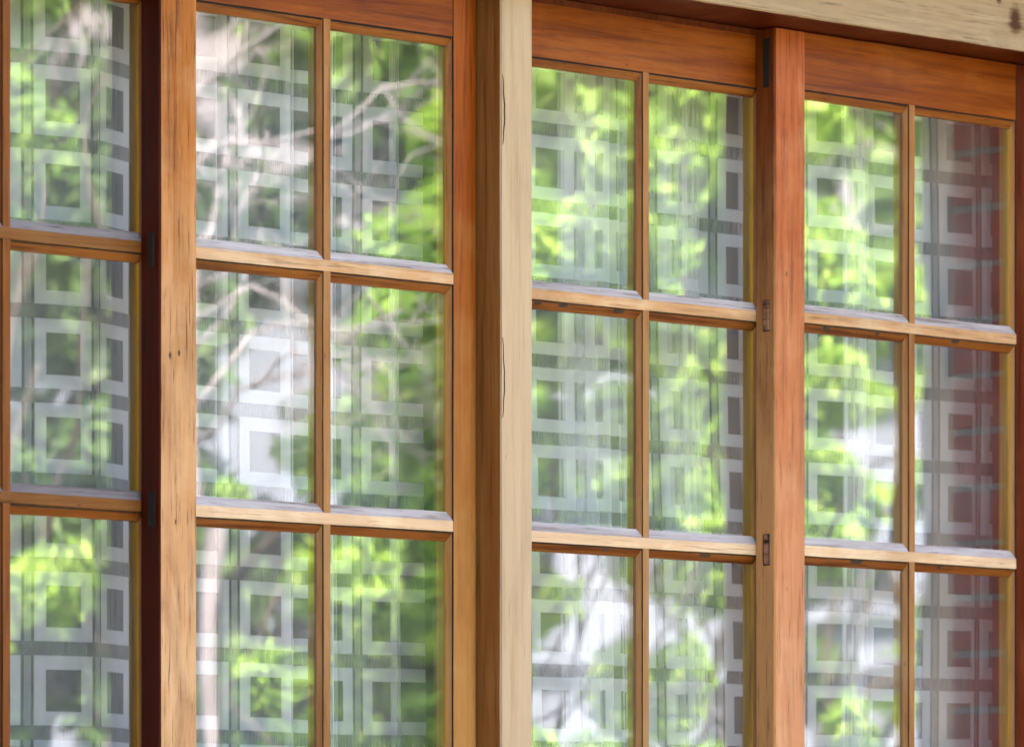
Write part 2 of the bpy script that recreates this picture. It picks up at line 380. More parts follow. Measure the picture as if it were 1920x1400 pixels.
# ------------------------------------------------------------------ setting: ground, unseen added paving, house shell
g = MB(); g.box(-150, 150, -260, 60, -.3, 0.0); tag(g.build('ground', M['lawn']), kind='structure')
g = MB(); g.box(-8, 12, -9, -.35, -.05, .02); tag(g.build('bounce_patio', M['bounce_paving']), kind='structure')  # unseen paving added to bounce warm light up at the window
RX0, RX1 = -1.25, 1.21                # clear width between the brick piers
ZT, ZB = 3.06, 1.26                   # lintel underside, sill course
# room behind the windows
r = MB(); r.box(-3.2, 3.2, 3.6, 3.7, .3, 3.2); tag(r.build('room_wall', M['room']), kind='structure')
r = MB(); r.box(-3.3, -3.2, .05, 3.7, .3, 3.2); tag(r.build('room_wall', M['room']), kind='structure')
r = MB(); r.box(3.2, 3.3, .05, 3.7, .3, 3.2); tag(r.build('room_wall', M['room']), kind='structure')
r = MB(); r.box(-3.2, 3.2, .05, 3.6, .3, .35); tag(r.build('room_floor', M['floor']), kind='structure')
r = MB(); r.box(-3.2, 3.2, .09, 3.6, 3.12, 3.2); tag(r.build('room_ceiling', M['room']), kind='structure')

# brick house wall round the opening
wall = empty('brick_wall', (0, 0, 0), 'red brick house wall with pale grey joints, its piers framing the timber window', 'wall')
c = MB()
FY = -.225                            # outer face
c.box(RX1 + .004, 9.0, FY + .006, .09, 0, 3.3)
c.box(-9.0, RX0 - .004, FY + .006, .09, 0, 3.3)
c.box(-2.2, RX0 - .004, -.346, FY + .006, 0, 3.3)  # left pier built out, out of view, to shade the left sash
c.box(RX0, RX1, FY + .006, .09, 0, ZB - .004)
c.box(RX0, RX1, FY + .006, .09, ZT + .004, 3.3)
tag(c.build('mortar', M['mortar'], wall))
CO = .086
bmesh_cache = {}
def brick(x0, x1, y0, y1, z0, z1):
    key = (round(x1 - x0, 3), round(y1 - y0, 3), round(z1 - z0, 3))
    if key not in bmesh_cache:
        b = MB(); b.box(0, key[0], 0, key[1], 0, key[2], c=.0025); o = b.build('brick', M['brick']); me = o.data
        bpy.data.objects.remove(o); bmesh_cache[key] = me
    o = bpy.data.objects.new('brick', bmesh_cache[key]); COL.objects.link(o); o.parent = wall
    o.location = (x0 + random.uniform(-.0012, .0012), y0 + random.uniform(-.001, .001), z0 + random.uniform(-.001, .001))
    o.rotation_euler = (0, random.uniform(-.004, .004), random.uniform(-.006, .006))
for k in range(38):
    z0 = k * CO + .01; z1 = z0 + .076
    for side in (1, -1):
        xe = RX1 if side == 1 else RX0
        if k % 2 == 0:      # one stretcher lying along the reveal
            segs = [(0, .11, FY, FY + .23)]
        else:               # header: long side on the front face
            segs = [(0, .23, FY, FY + .11), (0, .11, FY + .12, FY + .23)]
        for (a, b_, ya, yb) in segs:
            if side == 1: brick(xe, xe + b_, ya, yb, z0, z1)
            else:
                brick(xe - b_, xe, ya, yb, z0, z1)
                
                if yb < FY + .2 or k % 2 == 0: brick(xe - b_, xe, FY - .125, FY - .010, z0, z1)
st = MB()
for k in range(38):
    z0 = k * CO + .01; z1 = z0 + .076
    for side in (1, -1):
        x = .12 if k % 2 == 0 else .24
        while x < 7.5:
            xa = (RX1 + x) if side == 1 else (RX0 - x - .23)
            ya_ = FY if side == 1 or xa < -2.15 else FY - .125
            st.box(xa, xa + .23, ya_, ya_ + .1, z0, z1); x += .24
    x = RX0 + (.12 if k % 2 else 0)
    if z1 < ZB or z0 > ZT:
        while x < RX1 - .2: st.box(x, x + .23, FY, FY + .1, z0, z1); x += .24
so = st.build('brickwork', M['brick'], wall); tag(so, kind='stuff')

# eaves and roof
ev = empty('roof', (0, 0, 0), 'grey tiled house roof with a cream boarded eave over the window', 'roof')
e = MB(); e.box(-9.2, 9.2, -.42, .3, 3.32, 3.35); e.build('soffit', M['soffit'], ev)
e = MB(); e.box(-9.2, 9.2, -.46, -.42, 3.30, 3.48, c=.004); e.build('fascia', M['pale_x'], ev)
e = MB(); e.add([(-9.3, -.56, 3.42), (9.3, -.56, 3.42), (9.3, 4.2, 5.3), (-9.3, 4.2, 5.3), (-9.3, -.56, 3.48), (9.3, -.56, 3.48), (9.3, 4.2, 5.38), (-9.3, 4.2, 5.38)],
                [(0, 1, 2, 3), (4, 5, 6, 7), (0, 1, 5, 4), (1, 2, 6, 5), (2, 3, 7, 6), (3, 0, 4, 7)]); e.build('tiles', M['roof'], ev)
e = MB(); e.add([(-9.3, 4.2, 5.3), (9.3, 4.2, 5.3), (9.3, 9.2, 3.46), (-9.3, 9.2, 3.46), (-9.3, 4.2, 5.38), (9.3, 4.2, 5.38), (9.3, 9.2, 3.52), (-9.3, 9.2, 3.52)],
                [(0, 1, 2, 3), (4, 5, 6, 7), (0, 1, 5, 4), (1, 2, 6, 5), (2, 3, 7, 6), (3, 0, 4, 7)]); e.build('tiles', M['roof'], ev)
bk = MB(); bk.box(-9, 9, 8.0, 8.2, 0, 3.5); tag(bk.build('brick_wall', M['brick']), 'rear brick wall of the house behind the rooms', 'wall')

# ------------------------------------------------------------------ window frame (fixed)
FF = -.033                            # face of the frame
frame = empty('window_frame', (-.023, FF, ZB), 'fixed pale timber frame with bare centre post and head beam round the four sashes', 'window frame')
# centre post: planed bare face, brown side
def post_sec(x0, x1, y0, y1, cr=.003):
    return [(x0, y1), (x0, y0 + cr), (x0 + cr * .45, y0), (x1 - cr, y0), (x1, y0 + cr), (x1, y1)]
pm = MB()
sec = post_sec(-.0535, .008, FF, .10)
profile(pm, sec, [0, 1, 1, 1, 0, 0], 'Z', 1.33, 2.860, amp=.0005, step=.012)
pm.build('centre_post', [M['post_side'], M['pale']], frame)
for (za, zb, w_) in ((2.634, 2.729, .0020), (2.262, 2.371, .0009)):
    sp_ = MB(); n_ = 16; vs = []; fs = []
    for i in range(n_ + 1):
        t_ = i / n_; z_ = za + (zb - za) * t_; c_ = -.0512 + .0035 * math.sin(math.pi * t_) * (1 if t_ < .6 else .7) + .0005 * math.sin(t_ * 23)
        h_ = w_ * .5 * math.sin(math.pi * min(1, t_ * 1.02)) ** .6 if 0 < t_ < 1 else .0001
        vs += [(c_ - h_, FF - .0009, z_), (c_ + h_, FF - .0009, z_), (c_ + h_, FF + .002, z_), (c_ - h_, FF + .002, z_)]
    for i in range(n_):
        for k_ in range(4): fs.append((i * 4 + k_, i * 4 + (k_ + 1) % 4, i * 4 + 4 + (k_ + 1) % 4, i * 4 + 4 + k_))
    sp_.add(vs, fs); sp_.build('split', M['near_black'], bpy.data.objects['centre_post'])
# slip of timber between the two tracks seen beside the post
pm = MB(); profile(pm, [(-1.244, .10), (-1.244, FF), (-1.175, FF), (-1.175, .10)], [0, 1, 0, 0], 'Z', 1.33, 2.860); pm.build('jamb', [M['stile_d'], M['pale']], frame)
pm = MB(); profile(pm, [(1.134, .10), (1.134, FF), (1.20, FF), (1.20, .10)], [0, 1, 0, 0], 'Z', 1.33, 2.860); pm.build('jamb', [M['stile_d'], M['pale']], frame)
pm = MB(); profile(pm, [(2.8605, .10), (2.8605, -.083), (2.862, -.085), (3.055, -.085), (3.055, .10)], [2, 1, 1, 0, 0], 'X', RX0 + .004, RX1 - .004, amp=.0008); pm.build('head_beam', [M['pale_x'], M['pale_x'], M['stile_d']], frame)
pm = MB(); profile(pm, [(1.33, .10), (1.31, -.10), (1.268, -.10), (1.264, .10)], [1, 0, 0, 0], 'X', RX0 + .004, RX1 - .004); pm.build('sill', [M['pale_x'], M['grey_top']], frame)
# strip of parting bead under the head, between tracks
pm = MB(); profile(pm, [(2.859, .0385), (2.850, .0385), (2.850, .0365), (2.859, .0365)], [0, 0, 0, 0], 'X', -1.17, 1.13); pm.build('parting_bead', M['stile_d'], frame)

# ------------------------------------------------------------------ sashes
T = .036
PITCH = .337
def h_section(z):                      # glazing bar, z = lower front edge
    q = .0028
    sec = [(z, .0036), (z, .0004), (z + .0010, 0), (z + .0150, 0), (z + .0158, .0014), (z + .0275, .009), (z + .0275, .0145), (z + .014, .034), (z + .002, .034), (z - .0125, .0145), (z - .0125, .009), (z - .0022, .0036)]
    seg = [4, 0, 0, 2, 2, 1, 3, 3, 3, 1, 1, 4]
    return sec, seg
def sash(name_label, x0, x1, xl, xr, y, zo, mats, group, visible_left_edge):
    """x0..x1 overall width, xl..xr opening between front edges of the stiles"""
    root = empty('window_sash', (x0, y, 1.345 + zo), name_label, 'window sash', group)
    zt = 2.858                       # tucked just under the head
    zr = [2.775 - PITCH * i + zo for i in range(5)]       # lower front edges: top rail, three bars, (bottom pane foot)
    q = .0032; cw = .0052
    def Y(sec): return [(p, w + y) for p, w in sec]
    # stiles
    for k, (a, b) in enumerate(((x0, xl), (xr, x1))):
        inner = 1 if k == 0 else -1
        m_front = mats['left'] if k == 0 else mats['right']
        if k == 0:
            sec = [(a, T), (a, .002), (a + .002, -.0005), (b, -.0005), (b, q), (b + cw, .009), (b + cw, .0145), (b - .003, T)]
            seg = [1, 1, 0, 4, 2, 2, 3, 3]
        else:
            sec = [(a + .003, T), (a - cw, .0145), (a - cw, .009), (a, q), (a, -.0005), (b - .034, -.0005), (b - .024, .0008), (b - .014, .0040), (b - .006, .0095), (b - .0015, .0165), (b, .024), (b, T)]
            seg = [3, 3, 2, 4, 0, 0, 0, 0, 0, 0, 0, 3]
        s = MB(); profile(s, Y(sec), seg, 'Z', 1.345 + zo, zt, amp=.0004)
        so_ = s.build('stile', [m_front, M['edge'] if mats.get('edge') is None else mats['edge'], M['bar_v'], M['bar_in'], M['near_black']], root)
        if k == 0:
            # through tenons: end grain of each rail showing in the edge of the stile
            for zz, h0, h1 in ((zr[0], .0, .068), (zr[1], -.014, .0285), (zr[2], -.014, .0285), (zr[3], -.014, .0285)):
                tn = MB(); q0, q1 = y + .0105 + random.uniform(-.001, .001), y + .0220 + random.uniform(-.001, .001)
                profile(tn, [(x0 + .02, q0), (x0 - .0007, q0), (x0 - .0010, q0 + .002), (x0 - .0008, q1 - .002), (x0 - .0005, q1), (x0 + .02, q1)], [0] * 6, 'Z', zz + h0, zz + h1, amp=.0007, step=.004)
                tn.build('tenon', mats.get('tenon', M['tenon'] if zz != zr[0] else M['black']), so_)  # top tenon black: shade below the head put into its colour
                hl = MB(); profile(hl, [(x0 + .02, q0 - .001), (x0 - .0005, q0 - .001), (x0 - .0005, q1 + .0012), (x0 + .02, q1 + .0012)], [0] * 4, 'Z', zz + h0 - .0018, zz + h1 + .001, amp=.0005, step=.004)
                hl.build('mortise', M['black'], so_)
    # rails
    z = zr[0]; s = MB()
    sec = [(z, .0036), (z, .0002), (zt, .0002), (zt, T - .002), (z + .004, T - .002), (z - .0125, .0145), (z - .0125, .009), (z - .0022, .0036)]
    profile(s, Y(sec), [2, 0, 0, 3, 3, 1, 1, 2], 'X', xl + .0009, xr - .0009, amp=.0005)
    s.box(xl - .02, xr + .02, y + .0030, y + .030, z + .002, zt - .002, 2)
    s.box(xl - .001, xr + .001, y + .009, y + .0142, z - .0123, z + .003, 2)
    s.build('top_rail', [M['rail'], M['bar_under'], M['black'], M['bar_in']], root)
    z = 1.428 + zo; s = MB()
    sec = [(1.346 + zo, .0002), (z + .0158, .0002), (z + .0158, q), (z + .0275, .009), (z + .0275, .0145), (z + .014, .034), (1.346 + zo, .034)]
    profile(s, Y(sec), [0, 2, 2, 3, 3, 3, 0], 'X', xl + .0009, xr - .0009); s.build('bottom_rail', [M['bar'], M['bar'], M['grey_top'], M['bar_in']], root)
    # glazing bars: three long horizontals, uprights between them
    for i in (1, 2, 3):
        sec, seg = h_section(zr[i]); s = MB(); profile(s, Y(sec), seg, 'X', xl - .004, xr + .004, amp=.0005, step=.012)
        bar_ = s.build('glazing_bar', [mats.get('bar', M['bar']), M['bar_under'], mats.get('grey', M['grey_top']), M['inner'], M['near_black']], root)
        for (ri, cx, cwid) in mats.get('chips', ()):
            if ri != i: continue
            s = MB(); n_ = 6; vs = []; fs = []
            for q_ in range(n_ + 1):
                t_ = q_ / n_; hh = .0045 * math.sin(math.pi * t_) ** .5 + .0002; xx = cx + (t_ - .5) * cwid
                vs += [(xx, y + .0028, zr[i] + .0006), (xx, y + .0082, zr[i] + .0006), (xx, y + .0082, zr[i] - .0022 - hh), (xx, y + .0045, zr[i] - .0022 - hh)]
            for q_ in range(n_):
                for k_ in range(4): fs.append((q_ * 4 + k_, q_ * 4 + (k_ + 1) % 4, q_ * 4 + 4 + (k_ + 1) % 4, q_ * 4 + 4 + k_))
            s.add(vs, fs); s.build('chip', M['near_black'], bpy.data.objects[bar_.name])
    xc = (xl + xr) / 2; hw = .0062; cv = .0052
    ys = [zt - .08] + [zr[i] + .008 for i in (1, 2, 3)] + [1.428 + zo + .008]
    ys[0] = zr[0] + .004
    for i in range(4):
        s = MB()
        sec = [(xc - hw, q), (xc - hw, .0006), (xc + hw, .0006), (xc + hw, q), (xc + hw + cv, .009), (xc + hw + cv, .0145), (xc + .004, .0335), (xc - .004, .0335), (xc - hw - cv, .0145), (xc - hw - cv, .009)]
        profile(s, Y(sec), [3, 0, 3, 0, 0, 1, 1, 1, 0, 0], 'Z', ys[i + 1], ys[i], amp=.0004, step=.012)
        s.build('glazing_bar', [mats.get('bar_v', M['bar_v']), M['bar_in'], M['bar_v'], M['near_black']], root)
    # panes
    for i in range(4):
        za = (zr[i + 1] if i < 3 else 1.428 + zo) + .0255; zb = zr[i] - .0105
        for (xa, xb) in ((xl + cw - .002, xc - hw - cv + .002), (xc + hw + cv - .002, xr - cw + .002)):
            s = MB(); w_, h_ = xb - xa, zb - za
            s.box(-w_ / 2, w_ / 2, -.0018, .0018, -h_ / 2, h_ / 2)
            o = s.build('glass_pane', M['glass']); o.parent = root
            o.location = Vector(((xa + xb) / 2, y + .0118, (za + zb) / 2)) - root.location
            o.rotation_euler = (random.gauss(0, .0018), 0, random.gauss(0, .0026))
    return root
GRP = None
A_, B_ = 0.0, 0.038
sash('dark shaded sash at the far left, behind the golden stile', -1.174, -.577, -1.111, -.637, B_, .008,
     dict(left=M['stile_d'], right=M['stile_d'], bar=M['bar_shaded'], bar_v=M['bar_v_shaded'], grey=M['grey_shaded']), GRP, False)
sash('front sash with golden knotted left stile, left of the bare centre post', -.647, -.054, -.584, -.113, A_, .003,
     dict(left=M['stile_a'], right=M['stile_b'], edge=M['edge_shaded'], tenon=M['black']), GRP, True)  # black tenons and dark edge: shade put into the colour
sash('rear sash directly right of the bare centre post', .010, .604, .070, .544, B_, 0.0,
     dict(left=M['stile_b'], right=M['stile_d'], chips=((1, .093, .02), (1, .143, .024), (1, .256, .026), (2, .229, .018), (2, .433, .03))), GRP, False)
sash('front sash with salmon left stile, its right panes mirroring the red brick pier', .535, 1.132, .598, 1.072, A_, 0.0,
     dict(left=M['stile_c'], right=M['stile_d'], chips=((1, .652, .018), (1, .763, .012), (1, .937, .022), (2, .716, .03), (2, .90, .01))), GRP, True)

# ------------------------------------------------------------------ net curtains
def curtain(label, x0, segs, y0, zc, seed, u0=0.0, xmax=None):
    """cloth path: (length, heading in degrees) legs, corners rounded; hangs from z=3.0 to 0.75"""
    du = .0025; th = []
    for l, a in segs: th += [R(a)] * max(1, int(l / du))
    th = np.array(th); k = 1
    ker = np.hanning(k * 2 + 3); ker /= ker.sum()
    thp = np.pad(th, len(ker), mode='edge'); th = np.convolve(thp, ker, 'same')[len(ker):-len(ker)]
    if xmax is not None: th = th[:int(np.searchsorted(np.maximum.accumulate(np.cumsum(np.cos(th)) * du), xmax - x0))]
    n = len(th); rows = 46; zs = np.linspace(3.0, .75, rows)
    rg = np.random.default_rng(seed); ph = rg.uniform(0, 6.28, 6)
    V = []; UV = []
    u = np.arange(n) * du
    for j, z in enumerate(zs):
        open_ = 1 + .018 * math.sin(z * 2.1 + ph[0]) + .010 * math.sin(z * 5.3 + ph[1])
        t = th * open_ + .05 * np.sin(u * 21 + z * .5 + ph[2]) + .04 * np.sin(u * 47 - z * .8 + ph[3])
        x = np.concatenate([[0], np.cumsum(np.cos(t)) * du])[:-1]; y = np.concatenate([[0], np.cumsum(np.sin(t)) * du])[:-1]
        y = (y - (u / u[-1]) * y[-1]) * .8 + .004 * math.sin(z * 3 + ph[4])
        sx = 1.0
        V.append(np.stack([x0 + x + .003 * math.sin(z * 2.7 + ph[5]), y0 + y, np.full(n, z)], 1))
        UV.append(np.stack([u + u0 + .0018 * np.sin(z * 4 + u * 9 + seed), np.full(n, z - zc + .055) + .0012 * np.sin(u * 11 + seed * 2)], 1))
    V = np.concatenate(V); UV = np.concatenate(UV)
    me = bpy.data.meshes.new('net_curtain')
    fs = []
    for j in range(rows - 1):
        for i in range(n - 1): fs.append((j * n + i, j * n + i + 1, (j + 1) * n + i + 1, (j + 1) * n + i))
    me.from_pydata(V.tolist(), [], fs)
    uvl = me.uv_layers.new(name='UVMap')
    li = np.empty(len(me.loops), dtype=np.int32); me.loops.foreach_get('vertex_index', li)
    uvl.data.foreach_set('uv', UV[li].astype(np.float32).ravel())
    me.polygons.foreach_set('use_smooth', [True] * len(me.polygons))
    me.materials.append(M['net'])
    o = bpy.data.objects.new('net_curtain', me); COL.objects.link(o)
    return tag(o, label, 'curtain')
ZC = 2.536
F = lambda l, a=0: (l, a)
def fold(w=.03, b=.03): return [(w, 62), (b, 180 - 25), (w * .9, -40)]      # doubles the cloth back over itself
def bunch(n, w=.016): return [x for i in range(n) for x in ((w, 70), (w * .8, 172), (w * 1.25, -42))]
def pleat(d=.025, a=70): return [(d, a), (d, -a)]
segL = [F(.15), F(.11), F(.11, 32), F(.05, 58), F(.09, -60), F(.03, 60), F(.05, 150), F(.06), F(.1)]
seg2 = [F(.07)] + pleat(.012, 75) + [F(.125)] + bunch(1, .014) + [F(.028)] + pleat(.02, 72) + [F(.02)] + bunch(2, .012) + [F(.105)] + bunch(2, .013) + [F(.055, -6)] + fold(.014, .022) + [F(.05)] + bunch(2, .012) + [F(.05, -8)] + [F(.1)]
zig = lambda n, w=.018: [(w, 66), (w, -72)] * n
seg3 = [F(.235), F(.075, 168), F(.10, -3), F(.03, 66), F(.055, 172), F(.07, -20)] + zig(1, .02) + bunch(2, .02) + [F(.075)] + zig(1, .02) + [F(.05, 168), F(.06, -10)] + bunch(2, .022) + [F(.045, 168), F(.05, 3)] + [F(.10), F(.02, 160), F(.08)]
seg4 = [F(.19)] + pleat(.015, 72) + zig(1, .02) + [F(.04, 168), F(.05, -8)] + bunch(2, .018) + [F(.085, 2), F(.02, 60), F(.02, -50)] + bunch(1) + [F(.11)] + zig(2, .012) + [F(.10)] + bunch(1, .012) + [F(.11), F(.1)]
curtain('white net curtain with woven squares behind the dark far left sash', -.90, segL, .165, ZC, 1, .07, -.50)
curtain('white net curtain with woven squares behind the sash left of the centre post', -.50, seg2, .130, ZC, 2, .11, -.04)
curtain('white net curtain hanging in dense bright folds just right of the centre post', .10, seg3, .170, ZC, 3, .13, .70)
curtain('white net curtain with woven squares behind the rightmost sash', .64, seg4, .135, ZC, 4, .118, 1.20)
pl = empty('curtain_rail', (0, .135, 3.01), 'white curtain rail above the windows carrying the net curtains', 'curtain rail')
t = MB(); t.tube([(-1.3, .135, 3.012), (1.25, .135, 3.012)], [.009, .009], 10); t.build('rod', M['render'], pl, smooth=True)

# ------------------------------------------------------------------ garden (seen mirrored in the panes)
def leaves(centers, size, n_total, flat=.6, aspect=.5, droop=.3, seed=0, shell=.35):
    """centers: (x,y,z,rx,ry,rz) blobs; returns verts, faces of small folded leaves spread through them"""
    rg = np.random.default_rng(seed)
    C = np.array(centers, dtype=float); w = C[:, 3] * C[:, 4] * C[:, 5]; w = w ** .8; w /= w.sum()
    bi = rg.choice(len(C), n_total, p=w)
    d = rg.normal(size=(n_total, 3)); d /= np.linalg.norm(d, axis=1)[:, None]
    rr = (shell + (1 - shell) * rg.random(n_total) ** .5)[:, None] * (1 + .12 * rg.normal(size=(n_total, 1)))
    P = C[bi, :3] + d * rr * C[bi, 3:6]
    nrm = d * .6 + rg.normal(size=(n_total, 3)) * .55 + np.array([0, 0, flat]); nrm /= np.linalg.norm(nrm, axis=1)[:, None]
    t = rg.normal(size=(n_total, 3)) + d * .6 + np.array([0, 0, -droop]); t -= (t * nrm).sum(1)[:, None] * nrm; t /= np.linalg.norm(t, axis=1)[:, None]
    b = np.cross(nrm, t); s = size * (.6 + .8 * rg.random(n_total))[:, None]
    h = s * aspect * .5
    V = np.stack([P - t * s * .5, P - t * s * .05 + b * h - nrm * s * .06, P + t * s * .5 - nrm * s * .1, P - t * s * .05 - b * h - nrm * s * .06], 1).reshape(-1, 3)
    i = np.arange(n_total)[:, None] * 4
    Fc = np.concatenate([i + np.array([0, 1, 2]), i + np.array([0, 2, 3])], 1).reshape(-1, 3)
    return V, Fc
def leaf_mesh(name, V, Fc, mat, parent):
    off = np.array(parent.location); me = bpy.data.meshes.new(name); V = V - off
    me.vertices.add(len(V)); me.vertices.foreach_set('co', V.astype(np.float32).ravel())
    me.loops.add(len(Fc) * 3); me.loops.foreach_set('vertex_index', Fc.astype(np.int32).ravel())
    me.polygons.add(len(Fc)); me.polygons.foreach_set('loop_start', np.arange(len(Fc), dtype=np.int32) * 3)
    me.update(calc_edges=True); me.validate(); me.materials.append(mat)
    o = bpy.data.objects.new(name, me); COL.objects.link(o); o.parent = parent; return o
def limb(mb, p, d, length, r0, depth, rg, tips, wig=.25, kids=(2, 3), n=6):
    pts = [Vector(p)]; rads = [r0]; d = Vector(d).normalized(); k = 5
    for i in range(k):
        d = (d + Vector(rg.normal(size=3)) * wig * .5).normalized(); pts.append(pts[-1] + d * length / k); rads.append(r0 * (1 - .55 * (i + 1) / k))
    mb.tube(pts, rads, n)
    if depth == 0: tips.append(pts[-1]); return
    for q in range(int(rg.integers(kids[0], kids[1] + 1))):
        j = int(rg.integers(2, k + 1)); nd = (d + Vector(rg.normal(size=3)) * .6 + Vector((0, 0, .15))).normalized()
        limb(mb, pts[j], nd, length * rg.uniform(.55, .8), rads[j] * .75, depth - 1, rg, tips, wig, kids, n)
def tree(name, label, base, height, blobs, mat, bark, size, n, trunk_r=.12, seed=0, lean=(0, 0), cat='tree', **kw):
    root = empty(name, base, label, cat)
    rg = np.random.default_rng(seed + 100); mb = MB(); bx, by, bz = base
    top = (bx + lean[0], by + lean[1], bz + height * .5)
    pts = [(bx + lean[0] * f * f + .05 * math.sin(5 * f + seed), by + lean[1] * f * f + .05 * math.cos(4 * f + seed), bz - .1 + (height * .5 + .1) * f) for f in (0, .2, .4, .6, .8, 1)]
    mb.tube(pts, [trunk_r * (1.25 - .6 * f) for f in (0, .2, .4, .6, .8, 1)], 10)
    tips = []
    for b in blobs[::max(1, len(blobs) // 9)]:
        c = Vector(b[:3]); st_ = Vector(pts[int(rg.integers(3, 6))]); d = c - st_
        limb(mb, st_, d, d.length * .8, trunk_r * .28, 1, rg, tips, .3)
    mb.build('trunk', bark, root, smooth=True, fix=False)
    V, Fc = leaves(blobs, size, n, seed=seed, **kw); leaf_mesh('crown', V, Fc, mat, root)
    return root
def blobs(c, r, k, seed, br=(.25, .5), squash=.85):
    rg = np.random.default_rng(seed); out = []
    for i in range(k):
        d = rg.normal(size=3); d /= np.linalg.norm(d); q = r * (rg.random() ** .5)
        b = rg.uniform(*br) * r
        out.append((c[0] + d[0] * q, c[1] + d[1] * q, c[2] + d[2] * q * squash, b, b, b * .8))
    return out
# crowns: leaf clumps as (x, y, z, rx, ry, rz) in metres
LIME_A = [(6.54,-7.36,2.94,0.1,0.1,0.09), (6.58,-7.31,3.3,0.09,0.09,0.08), (5.67,-6.81,2.74,0.09,0.09,0.08), (5.75,-6.74,1.7,0.17,0.17,0.15), (6.86,-7.14,2.87,0.17,0.17,0.15), (6.32,-6.72,1.94,0.11,0.11,0.1), (7.26,-7.06,3.54,0.2,0.2,0.18), (6.8,-6.17,3.01,0.13,0.13,0.11), (6.06,-6.33,3.38,0.13,0.13,0.11), (6.89,-7.25,3.34,0.12,0.12,0.1), (7.21,-7.37,2.32,0.13,0.13,0.12), (7.15,-6.67,3.81,0.14,0.14,0.13), (7.18,-7.09,3.31,0.17,0.17,0.15), (5.75,-6.51,1.83,0.14,0.14,0.13), (6.33,-6.5,2.1,0.17,0.17,0.15), (6.52,-6.78,1.32,0.18,0.18,0.16), (5.55,-6.24,2.49,0.18,0.18,0.16), (6.5,-6.8,3.1,0.14,0.14,0.13), (6.97,-7.06,1.67,0.19,0.19,0.17), (5.95,-5.87,3.74,0.11,0.11,0.09), (5.98,-6.7,2.08,0.15,0.15,0.13), (6.93,-7.38,3.66,0.12,0.12,0.11), (6.28,-5.91,3.94,0.11,0.11,0.1), (7.32,-7.21,2.61,0.14,0.14,0.12), (6.15,-6.8,1.44,0.17,0.17,0.16), (7.2,-7.33,3.72,0.19,0.19,0.18), (6.54,-5.84,1.88,0.13,0.13,0.12), (7.03,-6.45,3.52,0.18,0.18,0.16), (6.87,-7.6,1.65,0.17,0.17,0.15), (6.13,-6.71,2.35,0.18,0.18,0.16), (6.85,-6.28,3.26,0.13,0.13,0.12), (5.39,-6.41,2.22,0.11,0.11,0.1), (6.58,-6.14,1.57,0.13,0.13,0.12), (6.15,-6.32,2.44,0.16,0.16,0.14), (6.7,-6.87,3.93,0.12,0.12,0.11), (6.81,-6.42,3.2,0.12,0.12,0.11), (5.84,-6.82,1.52,0.11,0.11,0.1), (6.96,-6.55,2.99,0.15,0.15,0.13), (6.77,-7.78,2.06,0.12,0.12,0.11), (5.96,-6.23,3.4,0.06,0.06,0.05), (6.09,-5.82,2.04,0.07,0.07,0.06), (6.58,-5.87,2.82,0.08,0.08,0.07), (6.55,-6.41,2.35,0.09,0.09,0.08), (6.25,-6.92,2.2,0.06,0.06,0.05), (7.5,-6.96,3.66,0.11,0.11,0.1), (6.6,-6.4,2.42,0.07,0.07,0.06), (6.26,-6.79,2.32,0.08,0.08,0.07), (6.9,-6.15,2.31,0.12,0.12,0.11), (6.29,-6.31,2.5,0.09,0.09,0.08), (7.21,-7.36,3.64,0.09,0.09,0.08), (6.71,-6.02,2.68,0.09,0.09,0.08), (6.79,-7.44,3.38,0.11,0.11,0.1), (6.76,-6.98,2.44,0.11,0.11,0.1), (7.01,-6.76,2.49,0.08,0.08,0.07), (6.69,-7.03,2.97,0.11,0.11,0.1), (6.59,-7.02,2.97,0.08,0.08,0.07), (5.65,-6.3,2.74,0.1,0.1,0.09), (6.1,-6.47,2.64,0.07,0.07,0.06), (5.91,-6.2,2.8,0.09,0.09,0.08), (6.58,-7.15,3.3,0.09,0.09,0.08), (6.5,-6.86,2.48,0.09,0.09,0.08), (6.34,-6.97,3.06,0.1,0.1,0.09), (5.89,-6.33,3.22,0.08,0.08,0.07), (6.56,-7.1,2.45,0.08,0.08,0.07), (6.74,-6.08,2.78,0.07,0.07,0.06), (6.05,-5.96,2.43,0.08,0.08,0.07), (7.08,-6.59,2.76,0.07,0.07,0.06), (6.57,-6.35,2.82,0.06,0.06,0.05), (6.91,-6.81,2.79,0.07,0.07,0.06), (6.16,-5.81,2.45,0.07,0.07,0.06), (7.15,-6.66,2.72,0.08,0.08,0.07)]
